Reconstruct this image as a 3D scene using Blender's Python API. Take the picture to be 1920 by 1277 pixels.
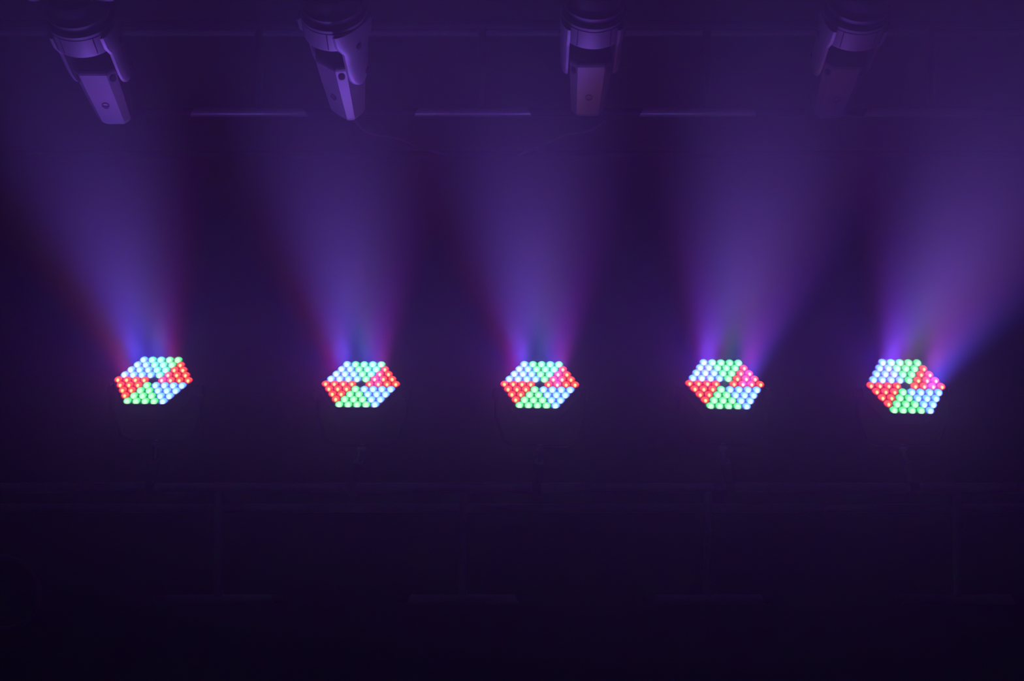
import bpy, bmesh, math
from mathutils import Vector, Matrix

for o in list(bpy.data.objects):
    bpy.data.objects.remove(o)
S = bpy.context.scene
COL = S.collection

# ------------------------------------------------------------------ camera
F = 2150.0                                   # focal length in pixels of the 1920 px wide frame
PITCH = 20.0                                 # degrees below the horizon
cam_d = bpy.data.cameras.new('camera')
cam_d.sensor_width = 36.0
cam_d.lens = 36.0 * F / 1920.0
cam_d.clip_end = 100
cam = bpy.data.objects.new('camera', cam_d)
COL.objects.link(cam)
cam.location = (0, 0, 2.95)
cam.rotation_euler = (math.radians(90 - PITCH), 0, 0)
S.camera = cam
CAM = Matrix.Translation(cam.location) @ cam.rotation_euler.to_matrix().to_4x4()
ROT = cam.rotation_euler.to_matrix()

# ------------------------------------------------------------------ world, haze, exposure
S.view_settings.view_transform = 'Standard'
S.view_settings.look = 'None'
S.view_settings.gamma = 1
S.view_settings.exposure = 0.0
S.view_settings.use_curve_mapping = False
HAZE = 0.15
w = bpy.data.worlds.new('dark_hall')
S.world = w
w.use_nodes = True
nt = w.node_tree
nt.nodes.clear()
wo = nt.nodes.new('ShaderNodeOutputWorld')
bg = nt.nodes.new('ShaderNodeBackground')
bg.inputs['Color'].default_value = (0.35, 0.12, 1.0, 1)
bg.inputs['Strength'].default_value = 0.0
nt.links.new(bg.outputs[0], wo.inputs['Surface'])
vs = nt.nodes.new('ShaderNodeVolumeScatter')
vs.inputs['Color'].default_value = (0.5, 0.5, 0.5, 1)
vs.inputs['Density'].default_value = HAZE
vs.inputs['Anisotropy'].default_value = 0.72
nt.links.new(vs.outputs[0], wo.inputs['Volume'])
S.cycles.max_bounces = 5
S.cycles.diffuse_bounces = 2
S.cycles.glossy_bounces = 2
S.cycles.volume_bounces = 1
S.cycles.sample_clamp_indirect = 2.0
S.cycles.use_denoising = True

# beams: one spot lamp behind every colour sector of every LED face
BEAM = {'red': ((1.0, 0.0, 0.10), 60.0, 46), 'green': ((0.05, 0.80, 0.30), 27.0, 42), 'blue': ((0.10, 0.06, 1.0), 300.0, 42)}
SPILL = (('R', (1.0, 0.0, 0.10), 1.5), ('G', (0.0, 1.0, 0.3), 0.08), ('B', (0.04, 0.0, 1.0), 7.5))             # weak wide scatter out of every LED face

# ------------------------------------------------------------------ materials
def mat(name, color, rough=0.5, metal=0.0, noise=0.0, scale=30, bump=0.0, spec=0.5):
    m = bpy.data.materials.new(name)
    m.use_nodes = True
    n = m.node_tree
    b = n.nodes['Principled BSDF']
    b.inputs['Roughness'].default_value = rough
    b.inputs['Metallic'].default_value = metal
    b.inputs['Specular IOR Level'].default_value = spec
    tc = n.nodes.new('ShaderNodeTexCoord')
    nz = n.nodes.new('ShaderNodeTexNoise')
    nz.inputs['Scale'].default_value = scale
    nz.inputs['Detail'].default_value = 4
    n.links.new(tc.outputs['Object'], nz.inputs['Vector'])
    r = n.nodes.new('ShaderNodeValToRGB')
    lo = [c * (1 - noise) for c in color]
    hi = [min(1, c * (1 + noise)) for c in color]
    r.color_ramp.elements[0].position = 0.3
    r.color_ramp.elements[1].position = 0.7
    r.color_ramp.elements[0].color = (*lo, 1)
    r.color_ramp.elements[1].color = (*hi, 1)
    n.links.new(nz.outputs['Fac'], r.inputs[0])
    n.links.new(r.outputs[0], b.inputs['Base Color'])
    if bump:
        bp = n.nodes.new('ShaderNodeBump')
        bp.inputs['Strength'].default_value = bump
        bp.inputs['Distance'].default_value = 0.01
        n.links.new(nz.outputs['Fac'], bp.inputs['Height'])
        n.links.new(bp.outputs[0], b.inputs['Normal'])
    return m

M_PALE = mat('pale_grey_plastic', (0.034, 0.034, 0.036), 0.6, 0, 0.06, 12, spec=0.2)
M_SEAM_SHADE = mat('seam_rubber_and_shade', (0.002, 0.002, 0.002), 0.9, 0, 0.1, spec=0.1)  # also the painted shade on the moving heads' top face
M_BLACK = mat('black_plastic', (0.012, 0.012, 0.014), 0.7, 0, 0.2, spec=0.15)
M_FACE = mat('black_gloss_face', (0.012, 0.012, 0.014), 0.35, 0, 0.2)
M_ALU = mat('aluminium_tube', (0.80, 0.80, 0.82), 0.42, 0.1, 0.05, 40)
M_STEEL = mat('dark_steel', (0.06, 0.06, 0.07), 0.45, 0.5, 0.2, 40)
M_FOOT = mat('bright_tube', (0.88, 0.88, 0.90), 0.34, 0.5, 0.05, 40)
M_CLAMP = mat('clamp_metal', (0.35, 0.35, 0.37), 0.35, 0.9, 0.1, 40)
M_CABLE = mat('cable_rubber', (0.05, 0.05, 0.055), 0.45, 0, 0.1)
M_STRAP = mat('pale_cord', (0.4, 0.4, 0.42), 0.6, 0, 0.1)
M_FLOOR = mat('black_stage_floor', (0.004, 0.004, 0.004), 0.9, 0, 0.3, 6, 0.05, 0.0)
M_DRAPE = mat('black_stage_drape', (0.004, 0.004, 0.004), 0.95, 0, 0.3, 20, 0, 0.0)

def lens_mat(name, rim, edge, body, core, cx, cy, core_r):
    """A lit LED lens: bright core over the chip, saturated towards the edge, bloom between lenses painted as glow on its collar."""
    m = bpy.data.materials.new(name)
    m.use_nodes = True
    n = m.node_tree
    n.nodes.clear()
    out = n.nodes.new('ShaderNodeOutputMaterial')
    em = n.nodes.new('ShaderNodeEmission')
    gl = n.nodes.new('ShaderNodeBsdfGlossy')
    gl.inputs['Color'].default_value = (0.03, 0.03, 0.03, 1)
    gl.inputs['Roughness'].default_value = 0.2
    ad = n.nodes.new('ShaderNodeAddShader')
    n.links.new(em.outputs[0], ad.inputs[0])
    n.links.new(gl.outputs[0], ad.inputs[1])
    n.links.new(ad.outputs[0], out.inputs['Surface'])
    tc = n.nodes.new('ShaderNodeTexCoord')
    def dist(x, y):
        a = n.nodes.new('ShaderNodeVectorMath'); a.operation = 'MULTIPLY'
        a.inputs[1].default_value = (1, 1, 0)
        n.links.new(tc.outputs['Object'], a.inputs[0])
        d = n.nodes.new('ShaderNodeVectorMath'); d.operation = 'DISTANCE'
        d.inputs[1].default_value = (x, y, 0)
        n.links.new(a.outputs[0], d.inputs[0])
        s = n.nodes.new('ShaderNodeMath'); s.operation = 'MULTIPLY'
        s.inputs[1].default_value = 1 / LENS_HEX
        n.links.new(d.outputs['Value'], s.inputs[0])
        return s
    r1 = n.nodes.new('ShaderNodeValToRGB')
    e = r1.color_ramp.elements
    e[0].position = 0.0; e[0].color = (*body, 1)
    e[1].position = 0.64; e[1].color = (*body, 1)
    for p, c in ((0.77, edge), (0.82, rim), (1.0, rim)):  # rim: painted bloom, the collar itself is no light source
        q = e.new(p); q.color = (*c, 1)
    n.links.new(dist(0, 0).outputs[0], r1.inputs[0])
    r2 = n.nodes.new('ShaderNodeValToRGB')
    r2.color_ramp.interpolation = 'EASE'
    e = r2.color_ramp.elements
    e[0].position = core_r * 0.3; e[0].color = (1, 1, 1, 1)
    e[1].position = core_r; e[1].color = (0, 0, 0, 1)
    n.links.new(dist(cx * LENS_R, cy * LENS_R).outputs[0], r2.inputs[0])
    mx = n.nodes.new('ShaderNodeMix'); mx.data_type = 'RGBA'
    n.links.new(r2.outputs[0], mx.inputs[0])
    n.links.new(r1.outputs[0], mx.inputs[6])
    mx.inputs[7].default_value = (*core, 1)
    n.links.new(mx.outputs[2], em.inputs['Color'])
    em.inputs['Strength'].default_value = 1.0
    m.cycles.emission_sampling = 'NONE'
    return m

PIT = 0.04                                    # LED pitch, centre to centre
LENS_R = 0.0183
LENS_HEX = PIT / math.sqrt(3) * 0.985
LENS_M = {
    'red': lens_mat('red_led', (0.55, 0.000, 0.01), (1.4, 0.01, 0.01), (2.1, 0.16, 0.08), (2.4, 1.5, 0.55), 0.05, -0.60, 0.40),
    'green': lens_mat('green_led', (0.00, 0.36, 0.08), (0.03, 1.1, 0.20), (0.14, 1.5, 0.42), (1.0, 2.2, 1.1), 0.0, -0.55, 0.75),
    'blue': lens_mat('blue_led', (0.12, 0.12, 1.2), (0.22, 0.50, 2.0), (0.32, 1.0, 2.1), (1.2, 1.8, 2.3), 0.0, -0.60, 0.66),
}

# ------------------------------------------------------------------ helpers
def at(px, py, depth):
    """World point that stands `depth` metres in front of the camera's place along its axis."""
    return CAM @ Vector(((px - 960.0) / F * depth, (638.5 - py) / F * depth, -depth))

def link(name, bm, material, parent=None, smooth=False, angle=35):
    me = bpy.data.meshes.new(name)
    bmesh.ops.recalc_face_normals(bm, faces=bm.faces[:])
    bm.to_mesh(me); bm.free()
    me.materials.append(material)
    if smooth:
        me.polygons.foreach_set('use_smooth', [True] * len(me.polygons))
        me.set_sharp_from_angle(angle=math.radians(angle))
    o = bpy.data.objects.new(name, me)
    COL.objects.link(o)
    if parent is not None:
        o.parent = parent
    return o

def thing(name, label, cat, matrix=None, group=None):
    o = bpy.data.objects.new(name, None)
    o.empty_display_size = 0.1
    COL.objects.link(o)
    if matrix is not None:
        o.matrix_world = matrix
    tag(o, label, cat, group)
    return o

def tag(o, label, cat, group=None):
    o['label'] = label; o['category'] = cat
    if group: o['group'] = group
    return o

def struct(o):
    o['kind'] = 'structure'
    return o

def add_box(bm, x0, x1, y0, y1, z0, z1, bevel=0.0, seg=2):
    vs_ = [bm.verts.new((x, y, z)) for x in (x0, x1) for y in (y0, y1) for z in (z0, z1)]
    fs = [bm.faces.new([vs_[i] for i in f]) for f in
          ((0, 1, 3, 2), (4, 6, 7, 5), (0, 4, 5, 1), (2, 3, 7, 6), (0, 2, 6, 4), (1, 5, 7, 3))]
    if bevel:
        es = list({e for f in fs for e in f.edges})
        bmesh.ops.bevel(bm, geom=es, offset=bevel, segments=seg, affect='EDGES', profile=0.5)

def add_loft(bm, loops, cap=True):
    """Join equal-length loops of points into one closed skin."""
    rows = [[bm.verts.new(p) for p in lp] for lp in loops]
    n = len(rows[0])
    for a, b in zip(rows, rows[1:]):
        for i in range(n):
            bm.faces.new((a[i], a[(i + 1) % n], b[(i + 1) % n], b[i]))
    if cap:
        bm.faces.new(rows[0]); bm.faces.new(rows[-1])

def ring_pts(r, z, n=48, cx=0, cy=0, sx=1, sy=1):
    return [(cx + r * sx * math.cos(2 * math.pi * i / n), cy + r * sy * math.sin(2 * math.pi * i / n), z) for i in range(n)]

def add_lathe(bm, prof, n=48, cx=0, cy=0):
    add_loft(bm, [ring_pts(r, z, n, cx, cy) for r, z in prof])

def add_tube(bm, pts, r, n=16, cap=True):
    """Round tube along a list of points."""
    pts = [Vector(p) for p in pts]
    loops = []
    up = None
    for i, p in enumerate(pts):
        d = (pts[min(i + 1, len(pts) - 1)] - pts[max(i - 1, 0)]).normalized()
        if up is None:
            up = Vector((0, 0, 1)) if abs(d.z) < 0.9 else Vector((0, 1, 0))
        s = d.cross(up).normalized()
        up = s.cross(d).normalized()
        loops.append([p + s * (r * math.cos(2 * math.pi * k / n)) + up * (r * math.sin(2 * math.pi * k / n)) for k in range(n)])
    add_loft(bm, loops, cap)

def hexagon(r, z, corner=0.0, n=5):
    """Hexagon with a corner on +x, its corners rounded."""
    out = []
    for k in range(6):
        a = math.pi / 3 * k
        c = Vector((math.cos(a), math.sin(a))) * r
        if corner <= 0:
            out.append((c.x, c.y, z)); continue
        cc = Vector((math.cos(a), math.sin(a))) * (r - corner / math.cos(math.pi / 6))
        for i in range(n + 1):
            b = a - math.pi / 6 + math.pi / 3 * i / n
            out.append((cc.x + corner * math.cos(b), cc.y + corner * math.sin(b), z))
    return out

# ------------------------------------------------------------------ setting: stage floor and drapes
bm = bmesh.new(); add_box(bm, -45, 45, -3, 52.0, -0.2, 0.0)
struct(link('floor', bm, M_FLOOR))
bm = bmesh.new()
N = 900
front = []
for i in range(N + 1):
    x = -44 + 88 * i / N
    front.append((x, 50 + 0.10 * math.sin(x * 4.0) + 0.03 * math.sin(x * 9 + 1.3)))
loop = [(x, y, 0.0) for x, y in front] + [(x, y + 0.03, 0.0) for x, y in reversed(front)]
add_loft(bm, [loop, [(x, y, 7.0) for x, y, z in loop]])
struct(link('wall_back', bm, M_DRAPE, smooth=True, angle=60))

# ------------------------------------------------------------------ LED wash lights
ROWS = {4: 'BGGGG', 3: 'BBGGGR', 2: 'BBBGGRR', 1: 'BBBBGRRR', 0: 'RRRR.RRRR',
        -1: 'RRRGBBBB', -2: 'RRGGBBB', -3: 'RGGGBB', -4: 'GGGGB'}
KEY = {'R': 'red', 'G': 'green', 'B': 'blue'}

def lens_mesh(kind):
    b = bmesh.new()
    n = 24
    loops = []
    for r, z in ((1.0, 0.0), (0.97, 0.0012), (0.93, 0.0035), (0.75, 0.0075), (0.5, 0.0102), (0.25, 0.0116), (0.06, 0.0120)):
        loops.append(ring_pts(LENS_R * r, z + 0.0015, n))
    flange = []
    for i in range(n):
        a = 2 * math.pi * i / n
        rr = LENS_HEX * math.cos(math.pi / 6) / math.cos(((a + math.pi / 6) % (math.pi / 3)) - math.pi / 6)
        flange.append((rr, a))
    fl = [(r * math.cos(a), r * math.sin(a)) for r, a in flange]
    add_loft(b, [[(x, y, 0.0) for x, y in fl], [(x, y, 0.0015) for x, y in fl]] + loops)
    bmesh.ops.recalc_face_normals(b, faces=b.faces[:])
    me = bpy.data.meshes.new('led_lens_' + kind)
    b.to_mesh(me); b.free()
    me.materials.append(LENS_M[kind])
    me.polygons.foreach_set('use_smooth', [True] * len(me.polygons))
    me.set_sharp_from_angle(angle=math.radians(50))
    return me

LENS = {k: lens_mesh(k) for k in LENS_M}

def spot(name, parent, loc, color, power, angle, blend, radius, rot=(math.pi, 0, 0)):
    l = bpy.data.lights.new(name, 'SPOT')
    l.color = color; l.energy = power
    l.spot_size = math.radians(angle); l.spot_blend = blend
    l.shadow_soft_size = radius
    o = bpy.data.objects.new(name, l)
    COL.objects.link(o)
    o.parent = parent
    o.location = loc
    o.rotation_euler = rot                    # a lamp shines along -Z: turn it to the face's +Z
    return o

def make_wash_light(label, matrix, clamp_px, down):
    """Local +Z is where the LEDs look, +X is right, origin at the centre of the LED face."""
    root = thing('led_wash_light', label, 'stage light', matrix, 'LED wash lights in a row')
    # housing: hexagonal head narrowing to the back with cooling ribs
    bm = bmesh.new()
    prof = [(0.187, -0.004), (0.189, -0.03), (0.187, -0.05)]
    z = -0.05
    for k in range(5):
        prof += [(0.185 - 0.012 * k, z), (0.185 - 0.012 * k, z - 0.010), (0.176 - 0.012 * k, z - 0.011), (0.176 - 0.012 * k, z - 0.018)]
        z -= 0.018
    prof += [(0.10, z - 0.012)]
    add_loft(bm, [hexagon(r, zz, 0.03) for r, zz in prof])
    link('housing', bm, M_BLACK, root)
    bm = bmesh.new()
    add_loft(bm, [hexagon(0.1825, -0.0035, 0.021), hexagon(0.1825, -0.0005, 0.021)])
    link('face_plate', bm, M_FACE, root)
    bm = bmesh.new()
    a_, b_, c_, d_ = hexagon(0.183, -0.003, 0.021), hexagon(0.1835, 0.003, 0.021), hexagon(0.1865, 0.003, 0.023), hexagon(0.189, -0.004, 0.024)
    rows = [[bm.verts.new(p) for p in lp] for lp in (a_, b_, c_, d_)]
    n = len(a_)
    for j in range(4):
        p, q = rows[j], rows[(j + 1) % 4]
        for i in range(n):
            bm.faces.new((p[i], p[(i + 1) % n], q[(i + 1) % n], q[i]))
    link('bezel', bm, M_BLACK, root, smooth=True)
    sums = {}
    for j, row in ROWS.items():
        m = len(row)
        for i, ch in enumerate(row):
            if ch == '.': continue
            x = (i - (m - 1) / 2) * PIT
            y = j * PIT * math.sqrt(3) / 2
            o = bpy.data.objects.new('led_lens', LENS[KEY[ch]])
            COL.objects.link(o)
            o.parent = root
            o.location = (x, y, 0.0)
            if ch == 'R': sec = 'RL' if x < 0 else 'RR'
            elif ch == 'G': sec = 'GT' if j > 0 else 'GB'
            else: sec = 'BT' if j > 0 else 'BB'
            sums.setdefault(sec, []).append((x, y))
    bm = bmesh.new()
    add_lathe(bm, [(0.016, 0.0), (0.016, 0.0015), (0.012, 0.003), (0.004, 0.0035)], 24)
    link('centre_cap', bm, M_FACE, root, smooth=True)
    # tilt knobs on both sides
    for s in (-1, 1):
        bm = bmesh.new()
        add_loft(bm, [[(s * 0.185 + s * dx, 0.026 * r * math.cos(2 * math.pi * k / 20), -0.06 + 0.026 * r * math.sin(2 * math.pi * k / 20)) for k in range(20)]
                      for dx, r in ((0, 1), (0.03, 1), (0.034, 0.8))])
        link('tilt_knob', bm, M_BLACK, root, smooth=True)
    # yoke: a U of flat bar that carries the head; it hangs below the head, upright in the room
    inv = matrix.to_3x3().inverted()
    dn = (inv @ down).normalized()
    sd = Vector((1, 0, 0))
    sd = (sd - dn * sd.dot(dn)).normalized()
    th = dn.cross(sd).normalized()
    pivot = Vector((0, 0, -0.06))
    def yk(a, b, c):
        return pivot + sd * a + dn * b + th * c
    bm = bmesh.new()
    path = [(-0.208, -0.03), (-0.208, 0.10), (-0.17, 0.215), (-0.12, 0.24), (0.12, 0.24), (0.17, 0.215), (0.208, 0.10), (0.208, -0.03)]
    path_i = [(-0.200, -0.03), (-0.200, 0.098), (-0.164, 0.209), (-0.118, 0.232), (0.118, 0.232), (0.164, 0.209), (0.200, 0.098), (0.200, -0.03)]
    hw = 0.022
    outer = [[yk(a, b, -hw) for a, b in path], [yk(a, b, hw) for a, b in path]]
    inner = [[yk(a, b, -hw) for a, b in path_i], [yk(a, b, hw) for a, b in path_i]]
    rows = [[bm.verts.new(p) for p in lp] for lp in (outer[0], outer[1], inner[1], inner[0])]
    for j in range(4):
        p, q = rows[j], rows[(j + 1) % 4]
        for i in range(len(p) - 1):
            bm.faces.new((p[i], p[i + 1], q[i + 1], q[i]))
    for e in (0, -1):
        bm.faces.new([rows[j][e] for j in range(4)])
    link('yoke', bm, M_BLACK, root)
    # clamp standing on the pipe: bolt, plates and jaw
    end = root.matrix_world.inverted() @ clamp_px
    top = yk(0, 0.24, 0)
    v = end - top
    L = v.length
    vz = v.normalized()
    vx = inv @ (ROT @ Vector((1, 0, 0)))
    vx = (vx - vz * vx.dot(vz)).normalized()
    M = Matrix.Translation(top) @ Matrix((vx, vz.cross(vx), vz)).transposed().to_4x4()
    bm = bmesh.new()
    add_lathe(bm, [(0.010, -0.01), (0.010, L * 0.45)], 14)
    add_lathe(bm, [(0.020, -0.004), (0.020, 0.006)], 6)
    add_lathe(bm, [(0.018, 0.012), (0.018, 0.020)], 20)
    bm.transform(M)
    link('clamp_bolt', bm, M_CLAMP, root, smooth=True)
    bm = bmesh.new()
    add_box(bm, -0.022, 0.022, -0.022, 0.022, L * 0.38, L - 0.036, 0.004)
    bm.transform(M)
    xd = (inv @ (ROT @ Vector((1, 0, 0)))).normalized()
    zd = (v - xd * v.dot(xd)).normalized()
    J = Matrix((xd, zd.cross(xd), zd)).transposed().to_4x4()
    J.translation = end
    def arc(r_, x_): return [J @ Vector((x_, r_ * math.sin(math.pi * 2 * k / 24), r_ * math.cos(math.pi * 2 * k / 24))) for k in range(24)]
    rows = [[bm.verts.new(p) for p in lp] for lp in (arc(0.026, -0.02), arc(0.038, -0.02), arc(0.038, 0.02), arc(0.026, 0.02))]
    for j in range(4):
        p, q = rows[j], rows[(j + 1) % 4]
        for i in range(24):
            bm.faces.new((p[i], p[(i + 1) % 24], q[(i + 1) % 24], q[i]))
    jaw = link('clamp_jaw', bm, M_BLACK, root)
    bm = bmesh.new()
    add_box(bm, -0.021, 0.021, -0.024, 0.024, L * 0.36, L * 0.375)
    bm.transform(M)
    link('clamp_plate', bm, M_CLAMP, root)
    # light sources
    for sec, pts in sums.items():
        cx = sum(p[0] for p in pts) / len(pts)
        cy = sum(p[1] for p in pts) / len(pts)
        col, pw, ang = BEAM[{'R': 'red', 'G': 'green', 'B': 'blue'}[sec[0]]]
        spot('beam_lamp', root, (cx, cy, 0.022), col, pw, ang, 1.0, 0.035)
    for key, col, pw in SPILL:
        for sec, pts in sums.items():
            if sec[0] == key and sec[1] in 'LT':
                spot('spill_lamp', root, (sum(p[0] for p in pts) / len(pts), sum(p[1] for p in pts) / len(pts), 0.03), col, pw, 160, 0.8, 0.04)
    return root

POSE = [
    ((-0.8622, -0.0102, -0.0171), (-1.6318, -0.181, -5.2211)),
    ((-0.8891, -0.0067, -0.0104), (-0.6891, -0.1994, -5.2276)),
    ((-0.8741, -0.0916, -0.0523), (0.1251, -0.1996, -5.1892)),
    ((-0.8209, 0.0010, -0.0162), (0.9623, -0.1974, -5.1922)),
    ((-0.7104, -0.0190, -0.0214), (1.7942, -0.2079, -5.2273)),
]
WASH_LABEL = [
    'hexagonal LED stage light at the left end of the glowing row of five',
    'hexagonal LED stage light second from the left in the glowing row of five',
    'hexagonal LED stage light in the middle of the glowing row of five',
    'hexagonal LED stage light second from the right in the glowing row of five',
    'hexagonal LED stage light at the right end of the glowing row of five',
]
CHORD_D = 5.30
CLAMP_PX = [(283, 915), (662, 915), (1006, 915), (1368, 915), (1712, 915)]
TILT_DOWN = -(ROT @ Vector((0, 1, 0)))
for (rv, t), lab, (cx, cy) in zip(POSE, WASH_LABEL, CLAMP_PX):
    v = Vector(rv)
    R = Matrix.Rotation(v.length, 4, v.normalized())
    M = CAM @ Matrix.Translation(Vector(t)) @ R
    make_wash_light(lab, M, at(cx, cy, CHORD_D), TILT_DOWN)

# ------------------------------------------------------------------ trusses
def make_truss(label, D, chord_y, rear_y, foot_y, posts, x0, x1, foot_half, sleeve, chord_m):
    """Raked ladder frame of aluminium tube: two long chords, posts and a short foot tube under each post."""
    root = thing('lighting_truss', label, 'truss', Matrix.Translation(at((x0 + x1) / 2, foot_y, D)))
    inv = root.matrix_world.inverted()
    P = lambda x, y, d: inv @ at(x, y, d)
    r = 0.024
    bm = bmesh.new(); add_tube(bm, [P(x0, chord_y, D), P(x1, chord_y, D)], r, 24)
    link('front_chord', bm, chord_m, root, smooth=True)
    bm = bmesh.new(); add_tube(bm, [P(x0, rear_y, D + 0.28), P(x1, rear_y, D + 0.28)], r * 0.9, 24)
    link('rear_chord', bm, M_ALU, root, smooth=True)
    px = F / D
    for x in posts:
        bm = bmesh.new(); add_tube(bm, [P(x, chord_y, D), P(x, foot_y, D)], r * 0.85, 20)
        link('post', bm, chord_m, root, smooth=True)
        bm = bmesh.new(); add_tube(bm, [P(x, chord_y, D), P(x, rear_y, D + 0.28)], r * 0.6, 12)
        link('cross_brace', bm, M_STEEL, root, smooth=True)
        # foot tube with slanted ends
        c = P(x - 17 if D > 5.6 else x, foot_y, D)
        ax = inv.to_3x3() @ (ROT @ Vector((1, 0, 0)))
        uy = inv.to_3x3() @ (ROT @ Vector((0, 1, 0)))
        uz = ax.cross(uy)
        L = foot_half / px
        bm = bmesh.new()
        n = 24
        loops = []
        for s in (-1, 1):
            lp = []
            for k in range(n):
                a = 2 * math.pi * k / n
                lp.append(c + ax * (s * (L - r * 0.55 * (math.sin(a) + 1))) + uy * (r * math.sin(a)) + uz * (r * math.cos(a)))
            loops.append(lp)
        add_loft(bm, loops)
        ft = link('foot_tube', bm, M_FOOT if D > 5.6 else M_ALU, root, smooth=True)
        for s in (-1, 1):
            bm = bmesh.new()
            add_tube(bm, [c + ax * (s * (L - r * 0.9)), c + ax * (s * (L + sleeve / px))], r * 0.8, 20)
            link('sleeve', bm, M_STEEL, root, smooth=True)
    return root

make_truss('low aluminium pipe truss under the LED lights clamped on its top pipe',
           CHORD_D, 915, 953, 1124, [375 + 35, 868, 1328, 1795], -120, 2060, 108, 14, M_ALU)
make_truss('high aluminium pipe truss behind the moving heads, short purple lit pipes along its foot',
           5.85, 47, 60, 210, [485, 904, 1325, 1745], -300, 2300, 110, 88, M_STEEL)

# thin rail behind, crossing the beams
bm = bmesh.new(); add_tube(bm, [at(-500, 290, 6.6), at(2500, 290, 6.6)], 0.02, 20)
tag(link('steel_rail', bm, M_STEEL, smooth=True), 'thin dark horizontal rail crossing behind the beams below the high truss', 'rail')

# ------------------------------------------------------------------ moving head lights
MD = 4.4
K = MD / F                                    # metres per photo pixel at that distance
AX = Vector((0.0, 0.6, 0.8))                  # base direction, in the camera's frame
def octagon(wx, wy, ch, z, cy=0):
    return [(wx, cy - (wy - ch), z), (wx, cy + (wy - ch), z), (wx - ch, cy + wy, z), (-(wx - ch), cy + wy, z),
            (-wx, cy + (wy - ch), z), (-wx, cy - (wy - ch), z), (-(wx - ch), cy - wy, z), (wx - ch, cy - wy, z)]

def scaled(bm, rot=None):
    if rot is not None:
        bm.transform(rot)
    bmesh.ops.scale(bm, vec=(K, K, K), verts=bm.verts[:])
    return bm

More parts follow.
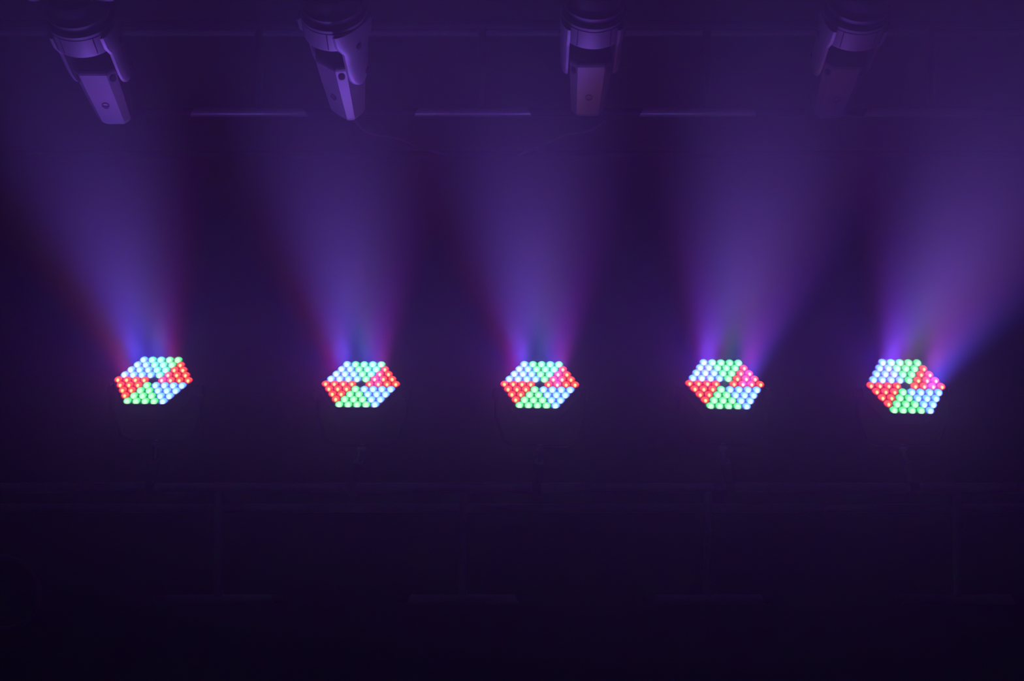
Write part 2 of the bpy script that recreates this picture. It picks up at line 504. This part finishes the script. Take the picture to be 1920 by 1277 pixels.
def make_moving_head(label, px, py, pan, roll=0.0):
    X = Vector((1, 0, 0)); Y = AX.cross(X).normalized()
    R = Matrix((X, Y, AX)).transposed().to_4x4()
    M = CAM @ Matrix.Translation(Vector(((px - 960) / F * MD, (638.5 - py) / F * MD, -MD))) @ R
    root = thing('moving_head_light', label, 'stage light', M, 'moving head lights along the top')
    # base box above, its pan bearing towards us
    bm = bmesh.new(); add_box(bm, -82, 82, -20, 66, 46, 130, 8, 3)
    base = link('base', scaled(bm), M_BLACK, root)
    bm = bmesh.new(); add_lathe(bm, [(46, 10), (51, 20), (51, 34), (46, 50)], 64)
    link('pan_bearing', scaled(bm), M_BLACK, root, smooth=True)
    bm = bmesh.new(); add_lathe(bm, [(54, 9), (57, 11), (57, 18), (52.5, 20.5)], 72)
    link('bearing_ring', scaled(bm), M_PALE, root, smooth=True)
    bm = bmesh.new(); add_lathe(bm, [(54.5, 1), (54.5, 9.5)], 72)
    link('bearing_groove', scaled(bm), M_SEAM_SHADE, root, smooth=True)
    bm = bmesh.new(); add_lathe(bm, [(60, -7), (62, -5), (62, 0), (58, 3)], 72)
    link('bearing_ring', scaled(bm), M_PALE, root, smooth=True)
    bm = bmesh.new(); add_lathe(bm, [(60.5, -8.5), (60.5, -6.5)], 72)
    link('bearing_groove', scaled(bm), M_SEAM_SHADE, root, smooth=True)
    yrot = Matrix.Rotation(math.radians(pan), 4, 'Z')
    # yoke crown: a rounded slab with two arms
    bm = bmesh.new()
    crown = [ring_pts(r, z, 64) for r, z in ((61.5, -8), (61.5, -44), (61, -46))]
    add_loft(bm, crown)
    yoke = link('yoke', scaled(bm, yrot), M_PALE, root, smooth=True)
    for s in (-1, 1):
        bm = bmesh.new()                      # wraps round the crown's flank and narrows to a round end
        loops = []
        for z, q, xo in ((-10, 1.30, 63), (-36, 1.22, 63), (-60, 1.08, 62), (-90, 1.0, 61), (-112, 0.93, 60), (-130, 0.76, 58), (-141, 0.55, 56), (-148, 0.30, 53), (-150, 0.12, 51)):
            lp = [(43, -24 * q, z)]
            for k in range(13):
                a = -math.pi / 2 + math.pi * k / 12
                lp.append((44 + (xo - 45) * max(0.0, math.cos(a)) ** 0.9 if k not in (0, 12) else 44, (40 if z > -50 else 31) * q * math.sin(a), z))
            lp.append((43, 24 * q, z))
            loops.append([(s * x, y, zz) for x, y, zz in lp])
        add_loft(bm, loops)
        arm = link('yoke_arm', scaled(bm, yrot), M_PALE, root, smooth=True, angle=25)
        for (y, z, r) in ((-4, -50, 6.2), (14, -122, 6.2)):
            bm = bmesh.new()
            add_loft(bm, [[(s * xx, y + r * math.cos(2 * math.pi * k / 20), z + 1.0 * r * math.sin(2 * math.pi * k / 20)) for k in range(20)] for xx in (55, 62.4 if z > -80 else 60.3)])
            link('screw_hole', scaled(bm, yrot), M_SEAM_SHADE, arm, smooth=True)
        bm = bmesh.new()                      # shell seam where the arm cover meets the crown
        add_box(bm, s * 31 - 0.7, s * 31 + 0.7, -54.2, -46, -42, -9)
        bm2 = bm
        link('cover_seam', scaled(bm2, yrot), M_SEAM_SHADE, yoke)
    # head: eight-sided body narrowing away from us, top face coloured black to paint its shade
    bm = bmesh.new()
    add_loft(bm, [octagon(40, 40, 14, -101), octagon(41, 41, 15, -106), octagon(39, 37, 14, -150), octagon(33, 26, 11, -238), octagon(25, 19, 8, -250)])
    head = link('head_shell', scaled(bm, yrot), M_PALE, root)
    bm = bmesh.new()
    add_loft(bm, [octagon(39.5, 39.5, 14, -101), octagon(39.5, 39.5, 14, -97), octagon(36, 36, 13, -94)])
    link('head_top', scaled(bm, yrot), M_SEAM_SHADE, head)
    for k in range(4):
        a = math.radians(45 + 90 * k)
        c_, s_ = math.cos(a), math.sin(a)
        rad = 46.6
        bm = bmesh.new()
        add_loft(bm, [[(c_ * q - s_ * 6.5 * math.cos(t), s_ * q + c_ * 6.5 * math.cos(t), -119 + 7.5 * math.sin(t)) for t in [2 * math.pi * i / 20 for i in range(20)]] for q in (rad - 1.5, rad + 1.6)])
        link('screw_hole', scaled(bm, yrot), M_SEAM_SHADE, head, smooth=True)
    for sy in (-1, 1):
        bm = bmesh.new()                      # round badge ring low on the front cover
        n = 28
        yb = sy * 32.4
        ra, rb = 7.2, 6.2
        rows = [[bm.verts.new((r_ * math.cos(2 * math.pi * i / n), yb + sy * d_, -188 + r_ * math.sin(2 * math.pi * i / n))) for i in range(n)]
                for r_, d_ in ((ra, 0), (ra, 1.6), (rb, 1.6), (rb, 0))]
        for j in range(4):
            p, q = rows[j], rows[(j + 1) % 4]
            for i in range(n):
                bm.faces.new((p[i], p[(i + 1) % n], q[(i + 1) % n], q[i]))
        link('badge_ring', scaled(bm, yrot), M_SEAM_SHADE, head)
    # clamp up to the pipe
    bm = bmesh.new()
    add_box(bm, -14, 14, 5, 35, 128, 160, 3)
    link('clamp', scaled(bm), M_STEEL, root)
    return root

MOVERS = [(152, 32, 0, 'moving head stage light at the top left, the faintest and furthest left of four'),
          (625, 20, -38, 'moving head stage light second from the left, turned aside with its broad arm showing'),
          (1113, 16, 0, 'moving head stage light second from the right, its narrow pale head facing straight on'),
          (1606, 20, 0, 'moving head stage light at the top right, dim in the purple haze')]
for px, py, pan, lab in MOVERS:
    make_moving_head(lab, px, py, pan)
Yv = AX.cross(Vector((1, 0, 0))).normalized()
off = (AX * 180 + Yv * 20) * K
def pipe_pt(x):
    return CAM @ (Vector(((x - 960) / F * MD, (638.5 - 21) / F * MD, -MD)) + off)
bm = bmesh.new(); add_tube(bm, [pipe_pt(-900), pipe_pt(2800)], 0.03, 20)
tag(link('hanging_pipe', bm, M_STEEL, smooth=True), 'dark hanging pipe over the top edge that carries the four moving heads', 'pipe')

# ------------------------------------------------------------------ cables
def cable(name, pts, r, label, cat='cable', m=None, steps=10):
    P = [at(*p) for p in pts]
    out = []
    for i in range(len(P) - 1):
        p0, p1, p2, p3 = P[max(i - 1, 0)], P[i], P[i + 1], P[min(i + 2, len(P) - 1)]
        for k in range(steps):
            t = k / steps
            out.append(0.5 * ((2 * p1) + (p2 - p0) * t + (2 * p0 - 5 * p1 + 4 * p2 - p3) * t * t + (3 * p1 - p0 - 3 * p2 + p3) * t ** 3))
    out.append(P[-1])
    bm = bmesh.new(); add_tube(bm, out, r, 10)
    return tag(link(name, bm, m or M_STRAP, smooth=True), label, cat)

cable('cable', [(664, 225, 5.87), (690, 249, 5.9), (740, 258, 6.0), (800, 281, 6.2), (838, 290, 6.58)], 0.007,
      'thin pale cable sagging down to the right under the high truss, left of centre')
cable('cable', [(1136, 225, 5.87), (1105, 245, 5.9), (1060, 253, 6.0), (1010, 276, 6.2), (972, 290, 6.58)], 0.007,
      'thin pale cable sagging down to the left under the high truss, right of centre')
coil = []
c0 = at(8, 1112, 4.9)
ux = ROT @ Vector((1, 0, 0)); uy = ROT @ Vector((0, 1, 0)); uz = ROT @ Vector((0, 0, 1))
for i in range(140):
    a = 2 * math.pi * i / 46.0
    coil.append(c0 + ux * (0.152 + 0.006 * math.sin(i)) * math.cos(a) + uy * (0.152 + 0.006 * math.sin(i)) * math.sin(a) + uz * (0.0001 * i))
bm = bmesh.new(); add_tube(bm, coil, 0.006, 8)
tag(link('cable_coil', bm, M_STRAP, smooth=True), 'coil of cable at the bottom left, its round edge faintly lit', 'cable')
